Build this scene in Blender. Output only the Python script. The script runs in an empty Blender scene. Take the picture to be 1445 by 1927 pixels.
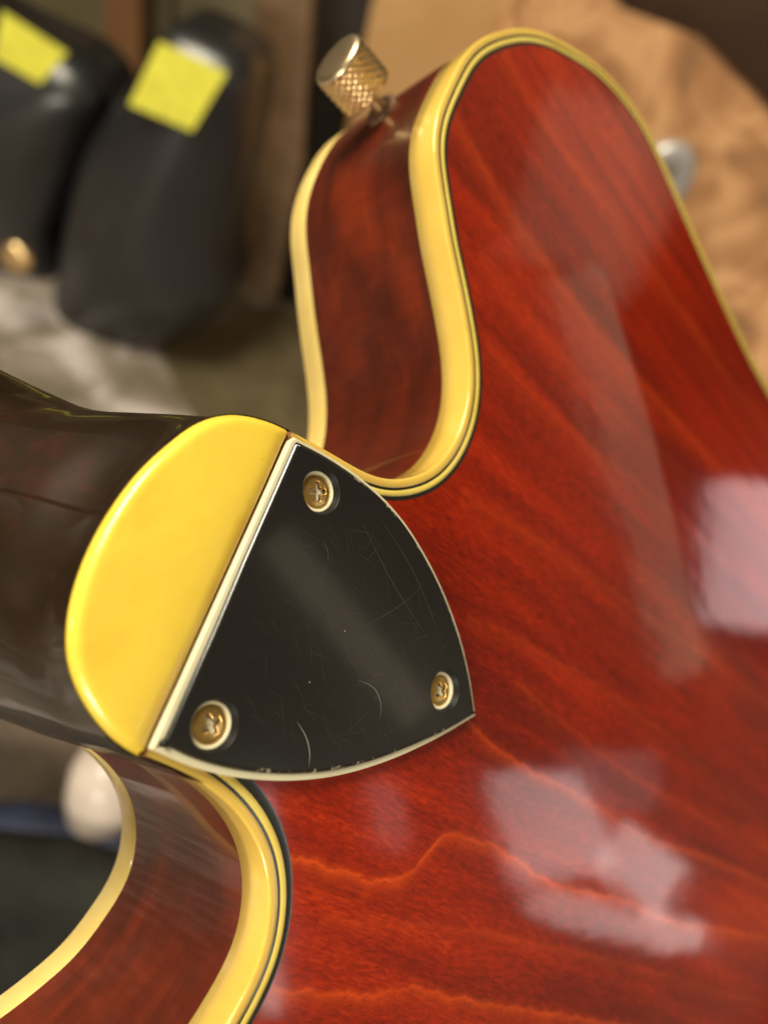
import bpy, bmesh, math, random
import numpy as np
from mathutils import Vector, Matrix, noise
from mathutils.geometry import delaunay_2d_cdt, tessellate_polygon
random.seed(4); rng = np.random.default_rng(4)
S = bpy.context.scene
COL = S.collection

# ------------------------------------------------------------------ camera, light, exposure
def unit(a): a = np.asarray(a, float); return a/np.linalg.norm(a)
# world axes written in lens axes (x right, y down, z forward): the phone is pitched down and rolled
UP = unit((.42, -.62, -.66)); FW = np.array((0, 0, 1.))
YW = unit(FW - FW.dot(UP)*UP); XW = np.cross(YW, UP)
RW = np.array([XW, YW, UP])                       # lens axes -> world axes
CAM = np.array((0, 0, .80))
def W(p): return Vector(CAM + RW @ np.asarray(p, float))
def WD(d): return Vector(RW @ np.asarray(d, float))
FPX = 1450.
def at(px, py, d):                                # a point seen at full-size pixel (px, py), d metres deep
    return W(((px-722.5)/FPX*d, (py-963.5)/FPX*d, d))
cam = bpy.data.cameras.new('camera'); co = bpy.data.objects.new('camera', cam); COL.objects.link(co)
M = Matrix([[*RW[:, 0]], [*RW[:, 1]], [*RW[:, 2]]]).transposed()   # columns = images of lens axes
M = Matrix(((RW[0, 0], -RW[0, 1], -RW[0, 2]), (RW[1, 0], -RW[1, 1], -RW[1, 2]), (RW[2, 0], -RW[2, 1], -RW[2, 2])))
co.matrix_world = Matrix.Translation(Vector(CAM)) @ M.to_4x4()
cam.sensor_fit = 'VERTICAL'; cam.sensor_height = 24; cam.lens = 24*FPX/1927
cam.clip_start = .005; cam.clip_end = 50
cam.dof.use_dof = True; cam.dof.focus_distance = .108; cam.dof.aperture_fstop = cam.lens/2.65
S.camera = co
S.view_settings.view_transform = 'Standard'; S.view_settings.look = 'None'
S.view_settings.exposure = 0; S.view_settings.gamma = 1

# guitar frame: u along the centreline towards the tail, v across, w out of the back (millimetres)
N_ = np.array((-.68395899, .07842191, .72529312)); E1 = np.array((.65459678, .50484169, .56270589))
E2 = np.array((.32202974, -.85964229, .39662574)); OO = np.array((-20.1565, 8.42318, 95.88939))

w = bpy.data.worlds.new('World'); S.world = w; w.use_nodes = True
nt = w.node_tree; bg = nt.nodes['Background']; bg.inputs['Strength'].default_value = .50
tc = nt.nodes.new('ShaderNodeTexCoord'); nz = nt.nodes.new('ShaderNodeTexNoise'); cr = nt.nodes.new('ShaderNodeValToRGB')
nz.inputs['Scale'].default_value = 1.6; nz.inputs['Detail'].default_value = 2
cr.color_ramp.elements[0].position = .35; cr.color_ramp.elements[0].color = (.17, .13, .075, 1)
cr.color_ramp.elements[1].position = .68; cr.color_ramp.elements[1].color = (.46, .36, .22, 1)
nt.links.new(tc.outputs['Generated'], nz.inputs['Vector']); nt.links.new(nz.outputs['Fac'], cr.inputs['Fac'])
nt.links.new(cr.outputs['Color'], bg.inputs['Color'])

def area(name, pos, aim, sx, sy, power, col=(1, .9, .75), roll=0.):
    L = bpy.data.lights.new(name, 'AREA'); L.shape = 'RECTANGLE'; L.size = sx; L.size_y = sy; L.energy = power; L.color = col
    o = bpy.data.objects.new(name, L); COL.objects.link(o)
    pos = Vector(pos); d = (Vector(aim)-pos).normalized()
    o.matrix_world = Matrix.Translation(pos) @ d.to_track_quat('-Z', 'Y').to_matrix().to_4x4() @ Matrix.Rotation(roll, 4, 'Z')
    return o
GC = W((.03, .02, .115))                           # middle of the guitar in view
def lamp(name, d, dist, sx, sy, power, col, roll=0.):  # a lamp in direction d (lens axes) of the guitar
    return area(name, GC + WD(unit(d))*dist, GC, sx, sy, power, col, roll)
LIGHTS = [
    ('ceiling_lamp', (-.15, -.80, -.60), 1.6, .9, .5, 50, (1, .90, .70), .3),
    ('ceiling_lamp', (-.75, -.10, -.55), 1.5, .08, .05, .8, (1, .90, .72), .5),
    ('ceiling_lamp', (-.30, .62, -.72), 1.5, .50, .30, 18, (1, .92, .76), .2),
]
for a in LIGHTS: lamp(*a)
# the shop window, and unseen dim lights added at the right for pale veil and streak reflections: centre, two edge directions (lens axes), size in metres
def pane(name, c, x, y, sx, sy, rad, col):
    L = bpy.data.lights.new(name, 'AREA'); L.shape = 'RECTANGLE'; L.size = sx; L.size_y = sy; L.energy = rad*sx*sy*math.pi; L.color = col
    o = bpy.data.objects.new(name, L); COL.objects.link(o)
    X = WD(unit(x)); Y = WD(unit(y)); Z = X.cross(Y).normalized(); Y = Z.cross(X)
    if Z.dot(GC-W(c)) > 0: X = -X; Z = -Z
    o.matrix_world = Matrix.Translation(W(c)) @ Matrix((X, Y, Z)).transposed().to_4x4()
for a in [
    ('reflection_light', (1.91, -.26, .651), (-.084, -.146, .986), (.117, .981, .156), .19, 1.07, .62, (1, .76, .50)),
    ('reflection_light', (1.762, -.948, .648), (.104, .381, .919), (.404, .828, -.39), .40, .42, .42, (1, .76, .50)),
    ('window_pane', (1.945, .600, .290), (.029, -.105, .994), (-.253, .961, .109), .25, .25, 2.9, (1, .84, .80)),
    ('window_pane', (1.915, .72, .505), (.183, -.71, .68), (-.227, .642, .732), .16, .20, 2.9, (1, .84, .80)),
    ('window_pane', (1.885, .83, .43), (-.106, .261, .96), (-.33, .901, -.281), .46, .07, 2.5, (1, .84, .80)),
    ('window_pane', (1.943, .00, 1.045), (-.139, .246, .959), (.054, .969, -.241), .34, .38, 2.0, (1, .76, .76)),
    ('window_pane', (1.958, .501, .471), (-.077, .131, .988), (-.179, .973, -.143), .22, .15, .45, (1, .90, .86)),
    ('window_pane', (1.921, .553, -.088), (.167, -.028, .985), (-.229, .971, .066), .07, .16, 1.0, (1, .90, .86)),
    ('window_pane', (1.807, 0.681, -0.38), (0.254, 0.048, 0.966), (-0.3, 0.954, 0.031), 0.073, 0.472, 4.8, (1, .97, .92)),
    ('reflection_light', (1.959, .07, -.121), (.141, -.547, .825), (.072, .837, .543), .10, .62, .8, (1, .80, .58)),
]: pane(*a)


# ------------------------------------------------------------------ materials
def mat(name, base=(.5, .5, .5), rough=.5, metal=0., coat=0., coat_rough=.03, spec=.5, sss=0., sssr=(1, .6, .2)):
    m = bpy.data.materials.new(name); m.use_nodes = True
    b = m.node_tree.nodes['Principled BSDF']
    b.inputs['Base Color'].default_value = (*base, 1); b.inputs['Roughness'].default_value = rough
    b.inputs['Metallic'].default_value = metal; b.inputs['Coat Weight'].default_value = coat
    b.inputs['Coat Roughness'].default_value = coat_rough; b.inputs['Specular IOR Level'].default_value = spec if rough < .85 else .1
    if sss:
        b.inputs['Subsurface Weight'].default_value = sss; b.inputs['Subsurface Radius'].default_value = sssr
        b.inputs['Subsurface Scale'].default_value = .0012
    return m
class G:
    """small helper for node graphs"""
    def __init__(s, m): s.t = m.node_tree; s.b = s.t.nodes['Principled BSDF']
    def n(s, typ, **k):
        x = s.t.nodes.new(typ)
        for a, v in k.items():
            if a in x.inputs.keys() if isinstance(a, str) and hasattr(x, 'inputs') else False: pass
            setattr(x, a, v)
        return x
    def l(s, a, b): s.t.links.new(a, b)
    def coord(s, scale=(1, 1, 1), rot=(0, 0, 0), obj=True):
        tc = s.n('ShaderNodeTexCoord'); mp = s.n('ShaderNodeMapping')
        mp.inputs['Scale'].default_value = scale; mp.inputs['Rotation'].default_value = rot
        s.l(tc.outputs['Object' if obj else 'Generated'], mp.inputs['Vector']); return mp.outputs['Vector']
    def noise(s, vec, scale, detail=4, rough=.55, dist=0.):
        x = s.n('ShaderNodeTexNoise'); x.inputs['Scale'].default_value = scale; x.inputs['Detail'].default_value = detail
        x.inputs['Roughness'].default_value = rough; x.inputs['Distortion'].default_value = dist
        s.l(vec, x.inputs['Vector']); return x.outputs['Fac']
    def ramp(s, fac, stops):
        x = s.n('ShaderNodeValToRGB'); e = x.color_ramp.elements
        while len(e) < len(stops): e.new(.5)
        for i, (p, c) in enumerate(stops):
            e[i].position = p; e[i].color = (*c, 1) if len(c) == 3 else c
        s.l(fac, x.inputs['Fac']); return x.outputs['Color']
    def mix(s, fac, a, b, mode='MIX'):
        x = s.n('ShaderNodeMix'); x.data_type = 'RGBA'; x.blend_type = mode
        for i, v in ((0, fac), (6, a), (7, b)):
            if isinstance(v, (int, float)): x.inputs[i].default_value = v
            elif isinstance(v, tuple): x.inputs[i].default_value = (*v, 1)
            else: s.l(v, x.inputs[i])
        return x.outputs[2]
    def math(s, op, a, b=None, c=None):
        x = s.n('ShaderNodeMath'); x.operation = op
        for i, v in enumerate((a, b, c)):
            if v is None: continue
            if isinstance(v, (int, float)): x.inputs[i].default_value = v
            else: s.l(v, x.inputs[i])
        return x.outputs[0]
    def bump(s, h, strength, dist, coat=False):
        x = s.n('ShaderNodeBump'); x.inputs['Strength'].default_value = strength; x.inputs['Distance'].default_value = dist
        s.l(h, x.inputs['Height']); s.l(x.outputs['Normal'], s.b.inputs['Normal'])
        if coat: s.l(x.outputs['Normal'], s.b.inputs['Coat Normal'])
        return x
MM = .001
def wood_back():
    m = mat('cherry_lacquered_maple', rough=.5, coat=1., coat_rough=.075, spec=.08); g = G(m)
    tc = g.n('ShaderNodeTexCoord'); sep = g.n('ShaderNodeSeparateXYZ'); g.l(tc.outputs['Object'], sep.inputs[0])
    u = g.math('DIVIDE', sep.outputs[0], MM); v = g.math('DIVIDE', sep.outputs[1], MM)
    st = g.coord((16, 190, 20)); st2 = g.coord((6, 60, 6)); fl = g.coord((420, 1900, 300), (0, 0, .12)); bl = g.coord((9, 22, 9))
    n1 = g.noise(st, 1., 5, .6, .6); n2 = g.noise(st2, 1., 3, .5, .8); n3 = g.noise(fl, 1., 4, .65, .3); n4 = g.noise(bl, 1., 3, .5, .5)
    s = g.math('ADD', g.math('MULTIPLY', n1, .34), g.math('MULTIPLY', n2, .22))
    s = g.math('ADD', s, g.math('MULTIPLY', n3, .40)); s = g.math('ADD', s, g.math('MULTIPLY', n4, .30))
    c = g.ramp(s, [(.44, (.075, .0030, .0003)), (.57, (.165, .0068, .0003)), (.69, (.31, .0145, .0003)), (.84, (.56, .045, .0006))])
    # paler curved growth lines: each is a curve v(u) in millimetres
    wob = g.math('MULTIPLY', g.math('SUBTRACT', g.noise(g.coord((260, 30, 260)), 1., 4, .6), .5), 2.6)
    tot = None
    lines = [
        ([(18, -28), (25, -27), (34.8, -26.7), (43, -26.0), (47.5, -24.4), (50.5, -20.5), (53, -17.2), (58, -16), (66.2, -15.6), (81.4, -16.8), (93.9, -16.3), (109.6, -14.8), (128, -14.7), (151, -11.9), (184, -8.2)], 1., .55),
        ([(50, 1.6), (54.6, -.4), (67.7, -1.4), (87.3, -1.1), (110.9, -1.7), (140.7, 1.3), (170, 3)], .7, .5),
        ([(20, -42), (31.5, -41.6), (48, -39.9), (54, -38.4), (72, -37.7), (87, -36.9), (114, -35.7), (150, -34)], .85, .5),
        ([(60, 11), (80, 9), (105, 8), (140, 9.5), (170, 11)], .45, .8),
        ([(8, 117), (18.6, 115.1), (34.5, 115.9), (60, 117)], .7, 1.1),
        ([(2, 93), (8.3, 92), (23.3, 88.6), (51.6, 86.5), (80, 88)], .7, 1.6),
        ([(28, 61.6), (43, 60.9), (61.8, 62.7), (109, 68.6), (140, 72)], .4, 1.3),
        ([(44, 15.7), (62, 18), (91, 20), (128, 19.3)], .45, .8),
        ([(34, 34), (60, 37), (100, 41), (150, 45)], .45, 1.2),
        ([(20, 76), (50, 74), (90, 78), (130, 84)], .35, 1.6),
        ([(34, -33), (60, -29), (100, -26), (150, -24)], .3, .5),
    ]
    for pts, amp, wd in lines:
        if wd > .7: amp *= .55
        fc = g.n('ShaderNodeFloatCurve'); cv = fc.mapping.curves[0]
        X = [p[0]/200 for p in pts]; Y = [(p[1]+60)/200 for p in pts]
        cv.points[0].location = (X[0], Y[0]); cv.points[1].location = (X[-1], Y[-1])
        for a, b in zip(X[1:-1], Y[1:-1]): cv.points.new(a, b)
        fc.mapping.use_clip = False; fc.mapping.update()
        g.l(g.math('DIVIDE', u, 200.), fc.inputs['Value'])
        g0 = g.math('SUBTRACT', g.math('MULTIPLY', fc.outputs[0], 200.), 60.)
        d = g.math('SUBTRACT', g.math('ADD', v, wob), g0)
        # sharp on one side, fading on the other
        ad = g.math('ABSOLUTE', g.math('ADD', d, g.math('MULTIPLY', g.math('ABSOLUTE', d), .45)))
        e = g.math('MULTIPLY', g.math('POWER', 2.718, g.math('MULTIPLY', g.math('DIVIDE', ad, wd), -1.)), amp)
        lo = g.math('GREATER_THAN', u, float(pts[0][0])); e = g.math('MULTIPLY', e, lo)
        tot = e if tot is None else g.math('MAXIMUM', tot, e)
    brk = g.noise(g.coord((90, 400, 90)), 1., 4, .7)
    tot = g.math('MULTIPLY', tot, g.math('ADD', g.math('MULTIPLY', brk, 1.5), -.05)); tot.node.use_clamp = True
    c = g.mix(g.math('MULTIPLY', tot, .85), c, (.72, .085, .005))
    # small dark pores
    po = g.noise(g.coord((900, 3200, 600), (0, 0, .15)), 1., 2, .5)
    c = g.mix(g.ramp(po, [(.62, (0, 0, 0)), (.74, (.55, .55, .55))]), c, (.05, .004, .001))
    g.l(c, g.b.inputs['Base Color'])
    x = g.n('ShaderNodeBump'); x.inputs['Strength'].default_value = .35; x.inputs['Distance'].default_value = .00002
    g.l(n3, x.inputs['Height']); g.l(x.outputs['Normal'], g.b.inputs['Normal'])
    y = g.n('ShaderNodeBump'); y.inputs['Strength'].default_value = .5; y.inputs['Distance'].default_value = .0001
    g.l(g.math('ADD', g.math('MULTIPLY', g.noise(g.coord((160, 420, 160)), 1., 3, .5), .10), g.math('MULTIPLY', g.noise(g.coord((55, 80, 55)), 1., 2, .45), 1.5)), y.inputs['Height']); g.l(y.outputs['Normal'], g.b.inputs['Coat Normal'])
    return m
def wood_side():
    m = mat('dark_cherry_side_wood', rough=.45, coat=.5, coat_rough=.05, spec=.3); g = G(m)
    n1 = g.noise(g.coord((60, 18, 120)), 1., 4, .6, .5); n2 = g.noise(g.coord((30, 12, 50)), 1., 3, .6, .8); n3 = g.noise(g.coord((700, 700, 150)), 1., 3)
    s = g.math('ADD', g.math('MULTIPLY', n1, .45), g.math('ADD', g.math('MULTIPLY', n2, .4), g.math('MULTIPLY', n3, .15)))
    c = g.ramp(s, [(.36, (.035, .0055, .0015)), (.50, (.095, .0105, .002)), (.64, (.19, .021, .003))])
    g.l(c, g.b.inputs['Base Color'])
    return m
def neck_wood():
    m = mat('dark_brown_neck_lacquer', rough=.4, coat=.38, coat_rough=.06, spec=.2); g = G(m)
    n1 = g.noise(g.coord((14, 90, 90)), 1., 5, .6, .8); n2 = g.noise(g.coord((40, 900, 900)), 1., 3)
    s = g.math('ADD', g.math('MULTIPLY', n1, .75), g.math('MULTIPLY', n2, .25))
    c = g.ramp(s, [(.35, (.011, .006, .003)), (.55, (.018, .009, .004)), (.72, (.038, .010, .005))])
    g.l(c, g.b.inputs['Base Color']); g.bump(g.noise(g.coord((25, 40, 40)), 1., 2), .35, .0006, True)
    return m
def cream(name, base, dark, rough=.28, sss=.25, coat=.5):
    m = mat(name, base, rough, coat=coat, coat_rough=.07, sss=sss); g = G(m)
    n1 = g.noise(g.coord((60, 60, 60)), 1., 4, .6, .6); n2 = g.noise(g.coord((900, 900, 900)), 1., 3, .6)
    c = g.mix(g.ramp(n1, [(.35, (0, 0, 0)), (.7, (.8, .8, .8))]), base, dark)
    c = g.mix(g.ramp(n2, [(.71, (0, 0, 0)), (.78, (.5, .5, .5))]), c, (.45, .2, .03))
    g.l(c, g.b.inputs['Base Color']); g.bump(g.noise(g.coord((260, 260, 260)), 1., 3), .3, .00008, True)
    return m
M_BACK = wood_back(); M_SIDE = wood_side(); M_NECK = neck_wood()
M_CREAM = cream('aged_cream_binding', (.75, .52, .105), (.66, .43, .07), .26, .25, 1.)
M_CAP = cream('yellowed_cream_cap', (.88, .64, .078), (.82, .53, .045), .26, .25, .3)
M_FRONTB = cream('pale_cream_binding', (.80, .62, .22), (.72, .52, .14))
M_WHITE = cream('ivory_plastic', (.76, .72, .51), (.62, .57, .37), .4, .1, .1)
M_STRIP = cream('yellow_purfling', (.78, .62, .14), (.66, .47, .07), .3, .1)
M_BLINE = mat('black_purfling', (.012, .013, .010), .25, coat=.6, coat_rough=.1)
def black_plate():
    m = mat('glossy_black_plastic', (.011, .0105, .010), .22, coat=.6, coat_rough=.05); g = G(m)
    n = g.noise(g.coord((50, 50, 50)), 1., 5, .7); sc = g.noise(g.coord((60, 2600, 60), (0, 0, .8)), 1., 3, .6)
    r = g.math('ADD', g.math('MULTIPLY', n, .16), .10); g.l(r, g.b.inputs['Roughness'])
    c = g.mix(g.ramp(sc, [(.66, (0, 0, 0)), (.76, (.5, .5, .5))]), (.012, .0115, .011), (.035, .032, .028))
    dust = g.n('ShaderNodeTexVoronoi'); dust.inputs['Scale'].default_value = 330; g.l(g.coord(), dust.inputs['Vector'])
    du = g.math('MULTIPLY', g.math('LESS_THAN', dust.outputs['Distance'], .034), g.math('GREATER_THAN', g.noise(g.coord(), 90., 2), .60))
    c = g.mix(du, c, (.35, .33, .27))
    g.l(c, g.b.inputs['Base Color']); g.bump(n, .25, .00006, True)
    return m
def black_edge():
    m = mat('worn_black_edge', (.012, .012, .011), .3, coat=.5, coat_rough=.1); g = G(m)
    tc = g.n('ShaderNodeTexCoord'); sep = g.n('ShaderNodeSeparateXYZ'); g.l(tc.outputs['Object'], sep.inputs[0])
    gate = g.math('MULTIPLY', g.math('LESS_THAN', sep.outputs[1], -3*MM), g.math('GREATER_THAN', sep.outputs[0], 14*MM))
    gate2 = g.math('MULTIPLY', g.math('MULTIPLY', g.math('GREATER_THAN', sep.outputs[1], 8*MM), g.math('GREATER_THAN', sep.outputs[0], 9*MM)), .9)
    n = g.noise(g.coord((900, 260, 900), (0, 0, .4)), 1., 4, .75)
    k = g.math('GREATER_THAN', n, .585); k = g.math('MULTIPLY', k, g.math('MAXIMUM', gate, gate2))
    g.l(g.mix(k, (.012, .012, .011), (.30, .27, .18)), g.b.inputs['Base Color'])
    g.l(g.math('ADD', g.math('MULTIPLY', k, .4), .25), g.b.inputs['Roughness'])
    return m
M_PLATE = black_plate(); M_PEDGE = black_edge(); M_PWALL = mat('black_hole_wall', (.008, .008, .008), .5, spec=.25)
def gold(name, a=(.83, .56, .22), b=(.55, .33, .13), rough=.22, sc=900):
    m = mat(name, a, rough, 1.); g = G(m)
    n = g.noise(g.coord((sc, sc, sc)), 1., 4, .65); k = g.ramp(n, [(.42, (0, 0, 0)), (.62, (1, 1, 1))])
    g.l(g.mix(k, a, b), g.b.inputs['Base Color']); g.l(g.math('ADD', g.math('MULTIPLY', n, .35), rough-.1), g.b.inputs['Roughness'])
    g.bump(n, .5, .00006); return m
M_GOLD = gold('gold_plated_screw', (1., .72, .27), (.85, .50, .15), .27); M_RECESS = gold('dark_screw_recess', (.20, .11, .055), (.07, .035, .02), .6, 1500)
M_RECESS.node_tree.nodes['Principled BSDF'].inputs['Metallic'].default_value = .35  # recess faces coloured darker and duller than the screw head
M_GOLDK = gold('gold_knurling', (1., .76, .40), (.85, .58, .28), .26, 500)
M_SILV = mat('worn_nickel', (.74, .58, .38), .34, 1.)
M_SCR = mat('pale_scratch', (.10, .095, .085), .5); M_SCRB = mat('bright_scratch', (.30, .29, .25), .5)
M_DIRT = mat('brown_seam_dirt', (.16, .05, .012), .6)

def cap_shade_grime():                                  # dark-orange shade and grime painted along the joint side of the cap, and uneven yellowing
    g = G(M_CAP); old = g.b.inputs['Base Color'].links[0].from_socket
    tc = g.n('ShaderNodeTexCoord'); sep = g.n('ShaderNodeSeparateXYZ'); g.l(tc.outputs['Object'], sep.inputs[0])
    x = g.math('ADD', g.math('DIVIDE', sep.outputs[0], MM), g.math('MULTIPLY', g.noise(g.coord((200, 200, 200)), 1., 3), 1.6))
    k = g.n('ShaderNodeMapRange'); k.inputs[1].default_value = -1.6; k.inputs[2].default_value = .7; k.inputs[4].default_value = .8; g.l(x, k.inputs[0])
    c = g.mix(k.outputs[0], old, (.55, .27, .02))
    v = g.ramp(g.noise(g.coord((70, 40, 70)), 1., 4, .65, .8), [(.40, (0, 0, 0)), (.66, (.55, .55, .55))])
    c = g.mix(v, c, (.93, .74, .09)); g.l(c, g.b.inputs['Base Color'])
cap_shade_grime()
# ------------------------------------------------------------------ mesh helpers
def link(name, verts, faces, mats, parent=None, smooth=True, fm=None):
    me = bpy.data.meshes.new(name); me.from_pydata([tuple(map(float, p)) for p in verts], [], [tuple(map(int, f)) for f in faces]); me.update()
    for m in (mats if isinstance(mats, (list, tuple)) else [mats]): me.materials.append(m)
    if fm is not None: me.polygons.foreach_set('material_index', np.asarray(fm, np.int32))
    me.polygons.foreach_set('use_smooth', [smooth]*len(me.polygons))
    o = bpy.data.objects.new(name, me); COL.objects.link(o)
    if parent is not None: o.parent = parent
    bm = bmesh.new(); bm.from_mesh(me); bmesh.ops.remove_doubles(bm, verts=bm.verts, dist=1e-7)
    bmesh.ops.recalc_face_normals(bm, faces=bm.faces); bm.to_mesh(me); bm.free()
    return o
def empty(name, loc=(0, 0, 0), **props):
    o = bpy.data.objects.new(name, None); o.empty_display_size = .01; COL.objects.link(o); o.location = loc
    for k, v in props.items(): o[k] = v
    return o
def tag(o, **props):
    for k, v in props.items(): o[k] = v
    return o
def catmull(P, closed=False, n=12):
    P = np.asarray(P, float); N = len(P); out = []
    rngi = range(N if closed else N-1)
    for i in rngi:
        p0 = P[(i-1) % N] if closed or i > 0 else 2*P[0]-P[1]; p1 = P[i]; p2 = P[(i+1) % N]
        p3 = P[(i+2) % N] if closed or i+2 < N else 2*P[-1]-P[-2]
        for k in range(n):
            t = k/n; out.append(.5*((2*p1)+(-p0+p2)*t+(2*p0-5*p1+4*p2-p3)*t*t+(-p0+3*p1-3*p2+p3)*t**3))
    if not closed: out.append(P[-1])
    return np.array(out)
def resample(P, step, closed=False):
    if closed: P = np.vstack([P, P[:1]])
    L = np.r_[0, np.cumsum(np.linalg.norm(np.diff(P, axis=0), axis=1))]; n = max(3, int(round(L[-1]/step)))
    s = np.linspace(0, L[-1], n+1)
    Q = np.c_[[np.interp(s, L, P[:, k]) for k in range(P.shape[1])]].T
    return Q[:-1] if closed else Q
def smooth(P, sig, closed=False):
    k = int(sig*3)+1; ker = np.exp(-.5*(np.arange(-k, k+1)/sig)**2); ker /= ker.sum()
    if closed: Q = np.vstack([P[-k:], P, P[:k]])
    else: Q = np.vstack([2*P[0]-P[1:k+1][::-1], P, 2*P[-1]-P[-k-1:-1][::-1]])
    return np.c_[[np.convolve(Q[:, i], ker, 'valid') for i in range(P.shape[1])]].T
def normals(P, closed=False):
    if closed: T = np.roll(P, -1, 0)-np.roll(P, 1, 0)
    else: T = np.gradient(P, axis=0)
    T /= np.linalg.norm(T, axis=1)[:, None]; return np.c_[-T[:, 1], T[:, 0]]      # left-hand side
def area2(P): x, y = P[:, 0], P[:, 1]; return .5*np.sum(x*np.roll(y, -1)-np.roll(x, -1)*y)
def inset(P, d):                                  # closed polygon, mitred inset
    s = 1 if area2(P) > 0 else -1
    A = P-np.roll(P, 1, 0); B = np.roll(P, -1, 0)-P
    A /= np.linalg.norm(A, axis=1)[:, None]; B /= np.linalg.norm(B, axis=1)[:, None]
    na = np.c_[-A[:, 1], A[:, 0]]*s; nb = np.c_[-B[:, 1], B[:, 0]]*s
    m = na+nb; m /= (1+(na*nb).sum(1))[:, None]; return P+m*np.asarray(d)[..., None] if np.ndim(d) else P+m*d
def dist_poly(Q, P, closed=True):
    A = P if closed else P[:-1]; B = np.roll(P, -1, 0) if closed else P[1:]; D = B-A; L2 = (D**2).sum(1)+1e-12
    out = np.empty(len(Q))
    for i in range(0, len(Q), 400):
        q = Q[i:i+400, None, :]; t = np.clip(((q-A)*D).sum(2)/L2, 0, 1)
        out[i:i+400] = np.sqrt((((A+D*t[..., None])-q)**2).sum(2).min(1))
    return out
def inside(Q, P):
    c = np.zeros(len(Q), bool); x, y = Q[:, 0], Q[:, 1]; A = P; B = np.roll(P, -1, 0)
    for a, b in zip(A, B):
        if a[1] == b[1]: continue
        m = ((a[1] > y) != (b[1] > y)) & (x < (b[0]-a[0])*(y-a[1])/(b[1]-a[1])+a[0]); c ^= m
    return c
def fill(P, grid, rings=()):                      # triangulated interior of closed polygon P with extra points
    lo, hi = P.min(0), P.max(0)
    gx, gy = np.meshgrid(np.arange(lo[0], hi[0], grid), np.arange(lo[1], hi[1], grid)); Q = np.c_[gx.ravel(), gy.ravel()]
    Q = Q[inside(Q, P)]; d = dist_poly(Q, P); Q = Q[d > (max(rings)+grid*.4 if rings else grid*.5)]
    pts = [P]
    for r in rings:
        R = inset(P, r); R = R[inside(R, P)]; R = R[dist_poly(R, P) > r*.93]; pts.append(R)
    pts.append(Q); V = np.vstack(pts); n = len(P)
    vs, es, fs, *_ = delaunay_2d_cdt([Vector(p) for p in V], [(i, (i+1) % n) for i in range(n)], [list(range(n))], 1, 1e-6)
    return np.array([tuple(v) for v in vs]), fs
def strip(cols, closed=False):                    # cols: list of rows, each an (n,3) array -> verts, quads
    n = len(cols[0]); V = np.vstack(cols); F = []
    for r in range(len(cols)-1):
        for i in range(n if closed else n-1):
            j = (i+1) % n; F.append((r*n+i, r*n+j, (r+1)*n+j, (r+1)*n+i))
    return V, F
def at_w(P, w): return np.c_[P, np.full(len(P), w) if np.ndim(w) == 0 else w]

# ------------------------------------------------------------------ the guitar
g0 = empty('electric_guitar', label='cherry red double cutaway electric guitar seen from behind, with thick cream binding', category='guitar')
RG = RW @ np.c_[E1, E2, -N_]; T = W(OO*MM)
g0.matrix_world = Matrix.Translation(T) @ Matrix([list(r) for r in RG]).to_4x4()

up = [(.1, 22.8), (3.7, 23.5), (8.3, 24.2), (11.9, 24.7), (16.3, 25.6), (19.8, 27.3), (24.6, 31.3), (27.1, 34.9), (28.9, 40.4), (29.1, 46.2), (27.9, 51.2), (24.9, 56.9),
      (18.8, 64.1), (12.2, 70.9), (10.0, 73.6), (6.3, 78.1), (3.5, 81.9), (1.4, 86.5), (.5, 92.3), (.5, 100.2), (1.1, 107.6), (3.6, 115.5), (8.7, 124.9), (13.6, 131.0), (19.3, 136.2), (31.4, 144.3),
      (43, 148.6), (53.0, 149.8), (61.5, 148.6), (73.5, 145.8), (87.5, 142.3), (105, 138.3), (124, 134.8), (137, 133.6), (165, 132), (200, 131), (240, 127)]
lowx = [(25, -46.3), (24.0, -50.0), (21.0, -54.5), (16.6, -60), (10, -66.3), (4, -73.5), (.8, -78), (-1.5, -86), (-2, -95), (1, -108), (6, -120), (17, -131), (40, -143), (60, -142), (100, -133), (160, -127), (240, -122)]
low = [(.3, -22.2), (5.5, -22.3), (10.9, -23.1), (15.2, -24.4), (19.3, -26.5), (22.7, -29.4), (24.9, -32.9), (26.3, -36.9), (26.5, -40.4), (25.9, -43.6)] + lowx
A = catmull(np.array(up + [(290, 100), (305, 2), (290, -96)] + low[::-1], float), n=10)
_p = resample(A, .6); _q = smooth(_p, 5.5); OUT = smooth(2*_p-_q, 5.5); OUT[0] = A[0]; OUT[-1] = A[-1]
NRM = -normals(OUT) if area2(OUT) < 0 else normals(OUT)
NRM = smooth(NRM, 2.0); NRM /= np.linalg.norm(NRM, axis=1)[:, None]
# front outline: the traced front edge leans a little off the back edge along the upper cutaway
dv = np.interp(OUT[:, 1], [30, 46, 50, 57, 65, 71, 76, 83, 89, 98, 112], [0, -1.2, -1.9, -2.2, -1.3, .2, 1.0, 1.5, 1.2, .3, 0])*(OUT[:, 0] < 34)
dv = smooth(dv[:, None], 4)[:, 0]; FRO = OUT + np.c_[dv*.9, dv*.3]
TH = 43.; TBB = 6.3; TBF = 6.0
def arch(d): return 1.3*(1-np.cos(np.pi*np.clip(d, 0, 130)/130))/2
def off(d): return OUT + NRM*np.asarray(d).reshape(-1, 1) if np.ndim(d) else OUT + NRM*d
def prof(rows):                                   # rows of (inset, w), inset may be an array
    return strip([at_w(off(i), w)*MM for i, w in rows])
def lerp_out(i, w):                               # outline at depth w between back and front
    t = -w/TH; return OUT*(1-t)+FRO*t + NRM*i
V, F = prof([(.25, -TBB), (0, -TBB+.12), (0, -3.), (0, -.42), (.04, -.22), (.14, -.08), (.32, -.01), (.8, .02), (1.18, .0), (1.35, -.06)])
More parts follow.
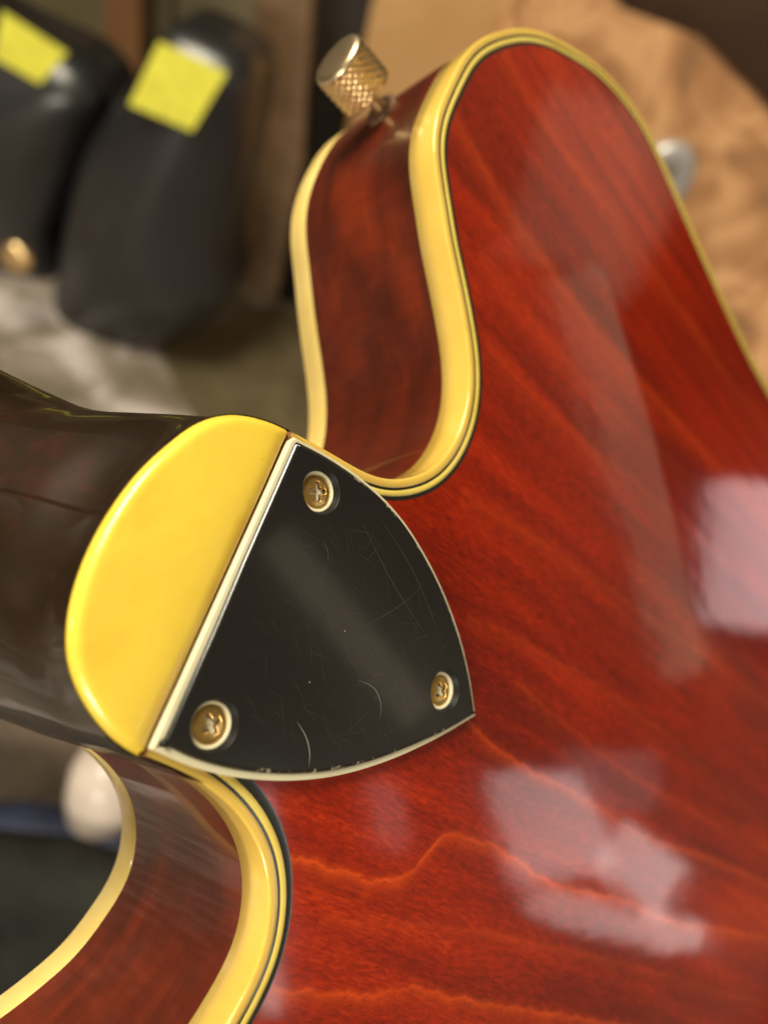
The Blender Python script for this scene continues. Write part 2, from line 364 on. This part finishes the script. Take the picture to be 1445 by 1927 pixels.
# lean the deep rows of the binding with the wall
V = V.copy(); n = len(OUT)
for r, (i, w_) in enumerate([(.25, -TBB), (0, -TBB+.12), (0, -3.)]): V[r*n:(r+1)*n] = at_w(lerp_out(i, w_), w_)*MM
binding = link('back_binding', V, F, M_CREAM, g0)
# black lines and the inner yellow strip
arc = np.r_[0, np.cumsum(np.linalg.norm(np.diff(OUT, axis=0), axis=1))]; tail = arc[-1]-arc
wide = np.where(tail < 70, .55*np.exp(-((tail-14)/14.)**2), 0)
p1, p2, p3, p4 = 1.35, 1.80, 2.68+wide*.2, 3.36+wide*1.5
V, F = prof([(p1, -.07), (p2, -.07)]); link('purfling_line', V, F, M_BLINE, binding)
V, F = prof([(p2, -.07), (p2+.12, .0), (p2+.35, .04), ((p2+p3)/2+.15, .04), (p3-.1, .0), (p3, -.05)]); link('purfling_strip', V, F, M_STRIP, binding)
V, F = prof([(p3, -.05), (p3+.1, -.03), (p4, -.02)]); link('purfling_line', V, F, M_BLINE, binding)
# the red back
inner = off(p4); Vb, Fb = fill(inner, 2.2, (.8,))
db = dist_poly(Vb, OUT, False); link('back_panel', at_w(Vb, -.02+arch(np.maximum(db-3.2, 0)))*MM, Fb, M_BACK, g0)
# side wood between the two bindings
rows = [(0.03, -TBB+.1)] + [(0.03, z) for z in np.linspace(-TBB-1, -(TH-TBF)+.5, 14)] + [(0.03, -(TH-TBF)-.1)]
V, F = strip([at_w(lerp_out(i, z), z)*MM for i, z in rows]); link('side_panel', V, F, M_SIDE, g0)
rows = [(.2, -(TH-TBF)), (0, -(TH-TBF)-.12), (0, -(TH-TBF)-3), (0, -TH+.8), (.1, -TH+.4), (.5, -TH+.05), (1.4, -TH)]
V, F = strip([at_w(lerp_out(i, z), z)*MM for i, z in rows]); link('front_binding', V, F, M_FRONTB, g0)
Vb, Fb = fill(lerp_out(1.4, -TH), 12.); link('front_panel', at_w(Vb, -TH)*MM, Fb, M_BACK, g0)

# neck with its heel
capL = [(0, 22.6), (-3.9, 21.7), (-8.4, 19.5), (-11.9, 15.9), (-14.1, 11.2), (-15.8, 5.8), (-16.6, -.1), (-16.5, -5.8), (-15.6, -10.6), (-14.3, -13.9), (-12.7, -16.4), (-10.1, -18.8), (-6.6, -20.9), (-3.2, -22.1), (0, -22.5)]
cl = smooth(resample(catmull(np.array(capL, float), n=10), .35), 3.)
cl[:, 0] -= .32*np.exp(-((cl[:, 0]/2.5)**2)); ju = np.linspace(cl[-1, 1], cl[0, 1], 60)[1:-1]; CAPO = np.vstack([cl, np.c_[np.full(58, -.32), ju]])
_ph = np.arctan2(cl[:, 1], cl[:, 0]) % (2*math.pi); _o = np.argsort(_ph)
def RCAP(ph): return np.interp(np.asarray(ph) % (2*math.pi), _ph[_o], np.hypot(cl[:, 0], cl[:, 1])[_o])
cols = []; nth = 60
for t in np.r_[0, np.linspace(0, 1, 46)**1.1*52]:
    U = math.exp(np.interp(t, [0, 4, 10, 20, 25, 30, 33, 36, 40, 45, 53], np.log([16.95, 18.4, 22.0, 27.6, 32, 42, 58, 100, 400, 3000, 9000]))); Vv = 22.65 + t*.018
    um = min(U, 170.); th = np.linspace(math.pi/2, 0, nth); u_ = -um*np.cos(th); v_ = Vv*np.sqrt(np.clip(1-(u_/U)**2, 0, 1))
    if t < 16:
        ph = np.arctan2(v_, u_); k = math.exp(-(t/6.)**2); q = np.c_[u_, v_]; qm = np.c_[u_, -v_]
        rp = RCAP(ph)+.06+.05*t; rm_ = RCAP(-ph)+.14+.05*t; rr0 = np.hypot(u_, v_)
        q = q*(1+k*(rp/rr0-1))[:, None]; qm = qm*(1+k*(rm_/rr0-1))[:, None]
    else:
        vn = v_*(1-.0045*np.clip(-u_-12, 0, 40)*min(max((t-16)/14, 0), 1)); q = np.c_[u_, vn]; qm = np.c_[u_, -vn]
    ext = np.array([[9., Vv], [4., Vv]])
    half = np.vstack([ext, q]); other = np.vstack([ext*[1, -1], qm])[::-1]
    cols.append(at_w(np.vstack([half, other]), -t - (.0 if len(cols) else -.05)))
V, F = strip([c*MM for c in cols]); link('neck', V, F, M_NECK, g0)

# cream heel cap
top = inset(CAPO, .12); Vc, Fc = fill(top, .9, (.12, .3, .6, 1., 1.6, 2.4))
curve = inset(CAPO, .12)[:len(cl)]
de = dist_poly(Vc, curve, False); dj = -.44-Vc[:, 0]
hh = .05+1.15*np.minimum(de/.65, 1)*(1-.12*np.exp(-((de-.65)/.25)**2)) + .25*np.clip(de/9, 0, 1)
hh -= .62*np.exp(-np.clip(dj, 0, None)/1.1)*np.clip(de/1.9, .1, 1)
nP = len(CAPO)
bt = [at_w(CAPO, -2.4), at_w(CAPO, -1.3), at_w(inset(CAPO, .02), -.5), at_w(inset(CAPO, .05), -.15), at_w(top, .05)]
V, F = strip([c*MM for c in bt], True)
nb = len(V); Vt = at_w(Vc, hh); Vt[:nP, 2] = .05
V = np.vstack([V, Vt*MM]); F = F+[tuple(i+nb for i in f) for f in Fc]
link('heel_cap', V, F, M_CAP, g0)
V, F = strip([np.array([[-.4, y, -.5+.0*y] for y in np.linspace(-22.3, 22.4, 30)])*MM, np.array([[.1, y, .62] for y in np.linspace(-22.3, 22.4, 30)])*MM]); link('heel_seam', V, F, M_DIRT, g0)

# cover plate with ivory under-layer
def arcseg(P): return catmull(np.array(P, float), n=14)
lowc = arcseg([(0, -21.3), (6.5, -21.4), (13.3, -20.5), (21, -18.4), (28.4, -15.3), (36.2, -10.7), (44, -4.9), (51.3, 1.5)])
upc = arcseg([(51.3, 1.5), (46.5, 7.4), (41, 12.5), (34, 17.2), (26, 20.9), (19.5, 22.6), (13.2, 23.1), (6.5, 22.7), (0, 21.6)])
PL = resample(np.vstack([lowc[:-1], upc[:-1]]), .5); PL = np.vstack([PL, np.c_[np.zeros(60), np.linspace(21.6, -21.3, 62)[1:-1]]])
if area2(PL) < 0: PL = PL[::-1]
plate = empty('cover_plate'); plate.parent = g0
Z0, Z1, Z2 = .25, 1.4, 1.9; ZH = .95
HO = [(6.2, -16.3), (7.3, 17.3), (42.2, 2.2)]; HR = 3.30
x_left = np.clip(1-PL[:, 0]/1.2, 0, 1)            # the left edge is cut back further
low_e = np.clip(-PL[:, 1]/9+.3, 0, 1)*np.clip((52.5-PL[:, 0])/14, .35, 1); in1 = .52+.22*x_left*(1-low_e)+.40*low_e
rr = [at_w(PL, -.3), at_w(PL, Z0+.45), at_w(inset(PL, .03), Z1-.3), at_w(inset(PL, .16), Z1-.04), at_w(inset(PL, .3), Z1)]
rr.append(at_w(inset(PL, in1+.4), Z1)); V, F = strip([c*MM for c in rr], True)
ply = link('ivory_layer', V, F, M_WHITE, plate, smooth=False)
B0 = inset(PL, in1+.0); B1 = inset(PL, in1+.16); B2 = inset(PL, in1+.40); B3 = inset(PL, in1+.60)
V, F = strip([c*MM for c in (at_w(B0, Z1+.003), at_w(B1, Z1+.28), at_w(B2, Z2-.05), at_w(B3, Z2))], True); link('plate_edge', V, F, M_PEDGE, plate)
NH = 72; an = np.linspace(0, 2*math.pi, NH, endpoint=False)
holes = [np.c_[cx+HR*np.cos(an), cy+HR*np.sin(an)] for cx, cy in HO]
polys = [B3]+holes; tri = tessellate_polygon([[Vector((*p, 0)) for p in q] for q in polys]); AV = np.vstack(polys)
link('plate_face', at_w(AV, Z2)*MM, tri, M_PLATE, plate, smooth=False)
def cross_rec(x, y, rot):
    c, s = math.cos(rot), math.sin(rot); a, b = x*c+y*s, -x*s+y*c
    def bar(p, q): return np.clip((.42-np.abs(q)+.12*(1-np.abs(p)/1.3))/.14, 0, 1)*np.clip((1.45-np.abs(p))/.25, 0, 1)
    k = np.maximum(bar(a, b), bar(b, a)); r = np.hypot(a, b)
    k = np.maximum(k, np.clip((.72-r)/.2, 0, 1)); return k*(1.15-.45*np.clip(r/1.3, 0, 1))
for (cx, cy), rot, tilt in zip(HO, (.95, .55, 1.05), (0, .03, -.02)):
    wall = []
    for r_, z in ((HR, Z2), (HR-.07, Z2-.05), (HR-.13, Z2-.2), (HR-.42, ZH+.06), (HR-.45, ZH+.004)):
        wall.append(at_w(np.c_[cx+r_*np.cos(an), cy+r_*np.sin(an)], z)*MM)
    V, F = strip(wall, True); link('countersink', V, F, M_PWALL, plate)
    wall = [at_w(np.c_[cx+r_*np.cos(an), cy+r_*np.sin(an)], z)*MM for r_, z in ((HR-.44, ZH), (HR-.52, ZH+.02), (HR-.80, ZH-.12), (HR-.95, ZH-.4), (.1, ZH-.42))]
    V, F = strip(wall, True); link('ivory_ring', V, F, M_WHITE, plate)
    nr, na = 46, 160; rs = np.linspace(0.02, 2.40, nr); ths = np.linspace(0, 2*math.pi, na, endpoint=False)
    RR, TT = np.meshgrid(rs, ths, indexing='ij'); X = RR*np.cos(TT); Y = RR*np.sin(TT)
    Z = ZH-.35+.95*np.sqrt(np.clip(1-(RR/2.62)**2, 0, 1))-.30 - cross_rec(X, Y, rot) + tilt*X
    Z[-1] -= .12; rws = [np.c_[cx+X[k], cy+Y[k], Z[k]]*MM for k in range(nr)]
    rws.append(np.c_[cx+X[-1]*1.005, cy+Y[-1]*1.005, Z[-1]-.6]*MM)
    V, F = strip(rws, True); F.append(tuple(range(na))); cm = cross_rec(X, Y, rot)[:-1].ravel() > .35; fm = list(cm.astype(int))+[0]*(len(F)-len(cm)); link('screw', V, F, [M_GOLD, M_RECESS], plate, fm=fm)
# hairline scratches scored into the face: raised burrs a few microns high
sv, sf = [], []
def scratch(P, wd):
    P = catmull(np.array(P, float), n=8); N = normals(P); L = len(P); b = len(sv)
    for i, (p, q) in enumerate(zip(P, N)):
        e = wd*.5*math.sin(math.pi*(i+.3)/(L-.4))
        for s_, z in ((-e, .001), (0, .006), (e, .001)): sv.append((*(p+q*s_)*MM, (Z2+z)*MM))
    for i in range(L-1):
        for k in range(2): a = b+i*3+k; sf.append((a, a+3, a+4, a+1))
scratch([(17.2, -11.6), (19.6, -12.9), (21.2, -14.6), (21.9, -16.4)], .12)
scratch([(24.6, -3.0), (28, -2.9), (30.2, -4.3), (31.2, -6.6)], .06)
nbr = len(sf)
scratch([(10.5, 11.5), (12, 10.3), (12.8, 9)], .05)
scratch([(14, 18), (25, 12), (36, 7.5)], .045); scratch([(17, 20), (28, 15.5), (39, 8.2)], .04); scratch([(21, 2.5), (27, 9), (31, 15)], .035)
for k in range(170):
    c = np.array((rng.uniform(6, 40), rng.uniform(-14, 16)));
    if not inside(c[None], inset(PL, 3.5))[0] or min(np.hypot(*(c-np.array(h))) for h in HO) < 4.6: continue
    a_ = rng.normal(-.3, .5) if rng.random() < .7 else rng.uniform(0, 3.1); l_ = rng.uniform(.5, 3.2); d_ = np.array((math.cos(a_), math.sin(a_)))*l_
    if min(np.hypot(*(c+s*d_-np.array(h))) for h in HO for s in (-1, 1)) < 3.7 or not inside(np.array([c+d_, c-d_]), inset(PL, 1.8)).all(): continue
    scratch([c-d_, c+np.array((-d_[1], d_[0]))*rng.uniform(-.1, .1), c+d_], rng.uniform(.008, .017))
tag(link('scratch', sv, sf, [M_SCRB, M_SCR], plate, fm=[0]*nbr+[1]*(len(sf)-nbr)), kind='stuff')

# knurled strap button on the end of the upper horn
kb = empty('strap_button'); kb.parent = g0
ax = unit((-.985, -.12, .06)); b1 = unit(np.cross(ax, (0, 0, 1))); b2 = np.cross(ax, b1); base = np.array((.2, 104.2, -20.5))
def ring(s, r, n=72, mod=None):
    a = np.linspace(0, 2*math.pi, n, endpoint=False); rr_ = r if mod is None else r+mod(a)
    return (base + ax*s + np.outer(np.cos(a)*rr_, b1)+np.outer(np.sin(a)*rr_, b2))*MM
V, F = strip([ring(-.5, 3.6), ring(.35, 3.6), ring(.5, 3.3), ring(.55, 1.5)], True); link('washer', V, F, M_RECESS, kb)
V, F = strip([ring(.3, 1.15, 24), ring(4.6, 1.15, 24)], True); link('shaft', V, F, M_GOLDK, kb)
rws = [ring(4.3, 1.0, 144), ring(4.3, 5.0, 144), ring(4.5, 5.45, 144)]
for k in range(1, 28):
    s_ = 4.5+k*.26; ph = s_*1.1
    rws.append(ring(s_, 5.5, 144, lambda a, p=ph: .22*(np.maximum(np.cos(19*a+p*4), 0)*np.maximum(np.cos(19*a-p*4), 0))*2-.12))
rws.append(ring(11.8, 5.4, 144))
V, F = strip(rws, True); link('knurled_grip', V, F, M_GOLDK, kb)
rws = [ring(11.7, 5.3), ring(11.85, 5.55), ring(12.5, 5.55), ring(13.0, 5.2), ring(13.25, 4.3), ring(13.3, 2.), ring(13.3, .02)]
V, F = strip(rws, True); link('end_cap', V, F, M_SILV, kb)

# ------------------------------------------------------------------ the room behind, far out of focus
def matn(name, stops, scale, rough=.6, detail=4, dist=.6, coat=0.):
    m = mat(name, rough=rough, coat=coat, coat_rough=.15); g = G(m)
    g.l(g.ramp(g.noise(g.coord((scale if isinstance(scale, tuple) else (scale,)*3)), 1., detail, .6, dist), stops), g.b.inputs['Base Color']); return m
M_FLOOR = matn('grey_mottled_floor', [(.35, (.14, .115, .075)), (.50, (.26, .22, .18)), (.62, (.60, .53, .52))], 8.)
M_CASE = mat('black_vinyl_case', (.010, .010, .012), .42, coat=.6, coat_rough=.27)
M_SHADE = matn('dark_shade_panel', [(.3, (.006, .005, .004)), (.7, (.015, .012, .009))], 8., .9)
M_MAT = matn('olive_floor_mat', [(.3, (.085, .068, .035)), (.7, (.16, .13, .075))], 12., .9)
M_BAG = matn('brown_bag_fabric', [(.3, (.05, .038, .025)), (.7, (.14, .10, .07))], 12., .8)
M_NOTE = matn('yellow_paper', [(.35, (.74, .70, .07)), (.6, (.88, .86, .09))], 60., .7)
M_BROWN = matn('brown_stained_board', [(.3, (.12, .068, .032)), (.7, (.22, .13, .065))], (20, 20, 3))
M_DARK = matn('dark_stained_board', [(.3, (.018, .012, .007)), (.7, (.035, .022, .012))], 5.)
M_DBR = matn('dark_red_brown_board', [(.3, (.05, .022, .010)), (.7, (.09, .04, .018))], 4.)
M_TAN = matn('tan_board', [(.3, (.50, .27, .10)), (.7, (.62, .36, .15))], 4.)
M_OLIVE = matn('olive_beige_board', [(.3, (.16, .13, .07)), (.7, (.24, .20, .12))], 5.)
M_ORANGE = matn('orange_brown_board', [(.3, (.22, .10, .04)), (.7, (.30, .15, .06))], 6.)
M_BURL = matn('burl_veneer', [(.34, (.26, .14, .07)), (.46, (.46, .225, .10)), (.58, (.74, .42, .21)), (.70, (.48, .24, .11))], 6.5, .4, 3, 1.5)
M_PALE = mat('pale_metal', (.50, .48, .47), .35, .3)
M_NAVY = matn('navy_cloth', [(.3, (.010, .014, .035)), (.7, (.03, .04, .09))], 20.)
M_GREY = matn('charcoal_cloth', [(.3, (.010, .011, .010)), (.7, (.036, .036, .032))], 7., .95)
M_WHITEC = mat('white_ceramic', (.58, .49, .43), .4, coat=.3)

def plane_pts(px, org, nrm_):                     # pixels -> points where their rays meet the plane
    org = Vector(org); nrm_ = Vector(nrm_); out = []
    for p in px:
        d = at(*p, 1.)-Vector(CAM); t = (org-Vector(CAM)).dot(nrm_)/d.dot(nrm_); out.append(Vector(CAM)+d*t)
    return out
def slab(name, px, depth, m, thick=.03, face=(0, -1, 0), dome=0., closed_smooth=0, parent=None, rad=None):
    """an upright slab whose front shows the outline px; face = horizontal way it faces; dome rounds its front"""
    c = np.mean(np.array(px, float), 0); org = at(c[0], c[1], depth); f = Vector(face).normalized()
    X = Vector((0, 0, 1)).cross(f).normalized(); Y = f.cross(X)
    P = plane_pts(px, org, f); Q = np.array([((p-org).dot(X), (p-org).dot(Y)) for p in P])
    if closed_smooth: Q = smooth(resample(catmull(Q, True, 8), .006, True), closed_smooth, True)
    if area2(Q) < 0: Q = Q[::-1]
    if dome:
        Vc, Fc = fill(Q, .02, (.006, .014, .026)); d = dist_poly(Vc, Q)
        h = dome*np.sqrt(np.clip(1-(1-np.clip(d/(rad or dome), 0, 1))**2, 0, 1))
    else: Vc, Fc = fill(Q, .4); h = np.zeros(len(Vc))
    n_ = len(Q); V = [at_w(Vc, h)]; F = [tuple(f_) for f_ in Fc]; b = len(Vc)
    V.append(at_w(Q, -thick)); F += [(i, (i+1) % n_, b+(i+1) % n_, b+i) for i in range(n_)]; F.append(tuple(range(b, b+n_)))
    o = link(name, np.vstack(V), F, m, parent, smooth=bool(dome))
    if not dome: o.data.polygons.foreach_set('use_smooth', [False]*len(o.data.polygons))
    mw = Matrix(((X[0], Y[0], f[0]), (X[1], Y[1], f[1]), (X[2], Y[2], f[2]))).to_4x4(); mw.translation = org
    o.matrix_world = mw; return o
fl = link('floor', [(-6, -3, 0), (6, -3, 0), (6, 7, 0), (-6, 7, 0)], [(0, 1, 2, 3)], M_FLOOR); tag(fl, kind='structure')
wl = link('wall', [(-6, 4.2, 0), (6, 4.2, 0), (6, 4.2, 3), (-6, 4.2, 3)], [(0, 1, 2, 3)], M_DARK); tag(wl, kind='structure')

FC = (.25, -1, 0)
mp = [p + Vector((0, 0, .006)) for p in plane_pts([(300, 660), (430, 600), (700, 540), (800, 900), (420, 900)], (0, 0, 0), (0, 0, 1))]
tag(link('floor_mat', mp + [p - Vector((0, 0, .005)) for p in mp], [(0, 1, 2, 3, 4)] + [(i, (i+1) % 5, 5+(i+1) % 5, 5+i) for i in range(5)], M_MAT, smooth=False), label='olive brown mat on the grey floor below the upper horn', category='mat')
tag(slab('black_case', [(225, 190), (300, 80), (330, 40), (470, 110), (478, 200), (455, 330), (430, 450), (425, 580), (330, 640), (200, 640), (110, 600), (120, 450), (160, 290)], 1.05, M_CASE, .10, FC, .07, 2, None, .15),
    label='black rounded case carrying the larger yellow note, nearer the middle', category='case', group='black cases standing side by side')
tag(slab('black_case', [(-150, -20), (40, 60), (150, 110), (205, 190), (170, 300), (125, 420), (110, 540), (60, 590), (-100, 560), (-250, 420), (-260, 100)], 1.12, M_CASE, .10, FC, .07, 2, None, .15),
    label='black rounded case at the left edge with smaller yellow note on it', category='case', group='black cases standing side by side')
def note(px, depth, label):
    o = slab('sticky_note', px, depth, M_NOTE, .0006, FC, 0)
    return tag(o, label=label, category='note', group='yellow paper notes')
note([(300, 78), (428, 137), (362, 247), (243, 197)], .90, 'larger square yellow note stuck on the case nearer the middle')
note([(5, 20), (128, 100), (75, 158), (-12, 108)], .93, 'smaller yellow note stuck on the case at the left edge')
tag(slab('gold_latch', [(0, 470), (20, 455), (45, 470), (62, 495), (45, 515), (10, 500)], 1.04, M_GOLDK, .01, FC, .004, 1), label='small gold latch shining low on the left black case', category='latch')
bd = lambda px, d, m, lab, th=.03: tag(slab('board', px, d, m, th, FC), label=lab, category='board', group='boards leaning in the background')
bd([(-400, -400), (320, -400), (320, 300), (-400, 300)], 1.75, M_OLIVE, 'olive beige board behind the two black cases')
bd([(205, -300), (265, -300), (262, 260), (195, 260)], 1.6, M_ORANGE, 'narrow orange brown board between the two yellow notes')
bd([(310, -300), (560, -300), (560, 160), (310, 160)], 1.70, M_OLIVE, 'grey beige board above the larger yellow note')
bd([(500, -300), (600, -300), (570, 300), (520, 560), (430, 585), (465, 300)], 1.20, M_BROWN, 'brown upright board beside the black case')
bd([(540, -300), (730, -300), (665, 400), (540, 420)], 1.35, M_DARK, 'dark brown board behind the gold strap button', .02)
bd([(765, -300), (1040, -300), (1040, 500), (600, 500), (650, 250)], 1.3, M_TAN, 'plain tan board above the horn of the guitar')
o = slab('wood_slab', [(985, -200), (1150, 10), (1290, 60), (1420, 190), (1700, 480), (1900, 1100), (1300, 1100), (950, 500), (900, 100)], 1.1, M_BURL, .04, (-.5, -1, 0)); tag(o, label='tan burl figured wood slab right of the guitar', category='wood')
bd([(1000, -400), (1900, -400), (1900, 600), (1500, 500), (1000, 200)], 1.5, M_DBR, 'dark brown board in the top right corner')
bd([(420, 160), (640, 160), (640, 600), (560, 650), (430, 660), (380, 600)], 1.40, M_SHADE, 'black panel added for the shade low behind the brown upright')  # dark panel standing in for the shade beside the case
tag(slab('brown_bag', [(-300, 1250), (150, 1250), (260, 1380), (200, 1560), (0, 1600), (-300, 1600)], .70, M_BAG, .05, (.1, -1, .6), .03, 2), label='dark brown bag under the neck behind the white jar', category='bag')
# pale ring hanging before the wood slab
rg = at(1232, 350, .9); bm = bmesh.new()
rm = Matrix.Translation(rg) @ Vector(FC).normalized().to_track_quat('Z', 'Y').to_matrix().to_4x4()
nu, nv, R1, R2 = 40, 12, .026, .012; V = []
for i in range(nu):
    for j in range(nv):
        a, b = 2*math.pi*i/nu, 2*math.pi*j/nv; V.append(((R1+R2*math.cos(b))*math.cos(a), 1.4*(R1+R2*math.cos(b))*math.sin(a), R2*math.sin(b)))
F = [(i*nv+j, ((i+1) % nu)*nv+j, ((i+1) % nu)*nv+(j+1) % nv, i*nv+(j+1) % nv) for i in range(nu) for j in range(nv)]
o = link('metal_ring', V, F, M_PALE); o.matrix_world = rm; tag(o, label='pale metal ring half hidden by the right edge of the guitar', category='ring')
# things low at the left, under the neck
o = slab('white_jar', [(130, 1450), (150, 1410), (220, 1400), (270, 1440), (280, 1520), (235, 1580), (175, 1592), (140, 1560), (125, 1500)], .62, M_WHITEC, .07, (.1, -1, .6), .03, 2); tag(o, label='white rounded jar under the neck beside the lower cutaway', category='jar')
o = slab('navy_cloth', [(-200, 1560), (40, 1545), (150, 1575), (260, 1590), (300, 1640), (200, 1680), (-200, 1680)], .60, M_NAVY, .03, (.1, -1, .7), .012, 2); tag(o, label='folded navy cloth below the white jar', category='cloth')
o = slab('charcoal_cloth', [(-300, 1640), (60, 1610), (180, 1640), (300, 1700), (330, 2100), (-300, 2100)], .57, M_GREY, .03, (.1, -1, .7), .015, 2); tag(o, label='crumpled charcoal cloth in the bottom left corner', category='cloth')
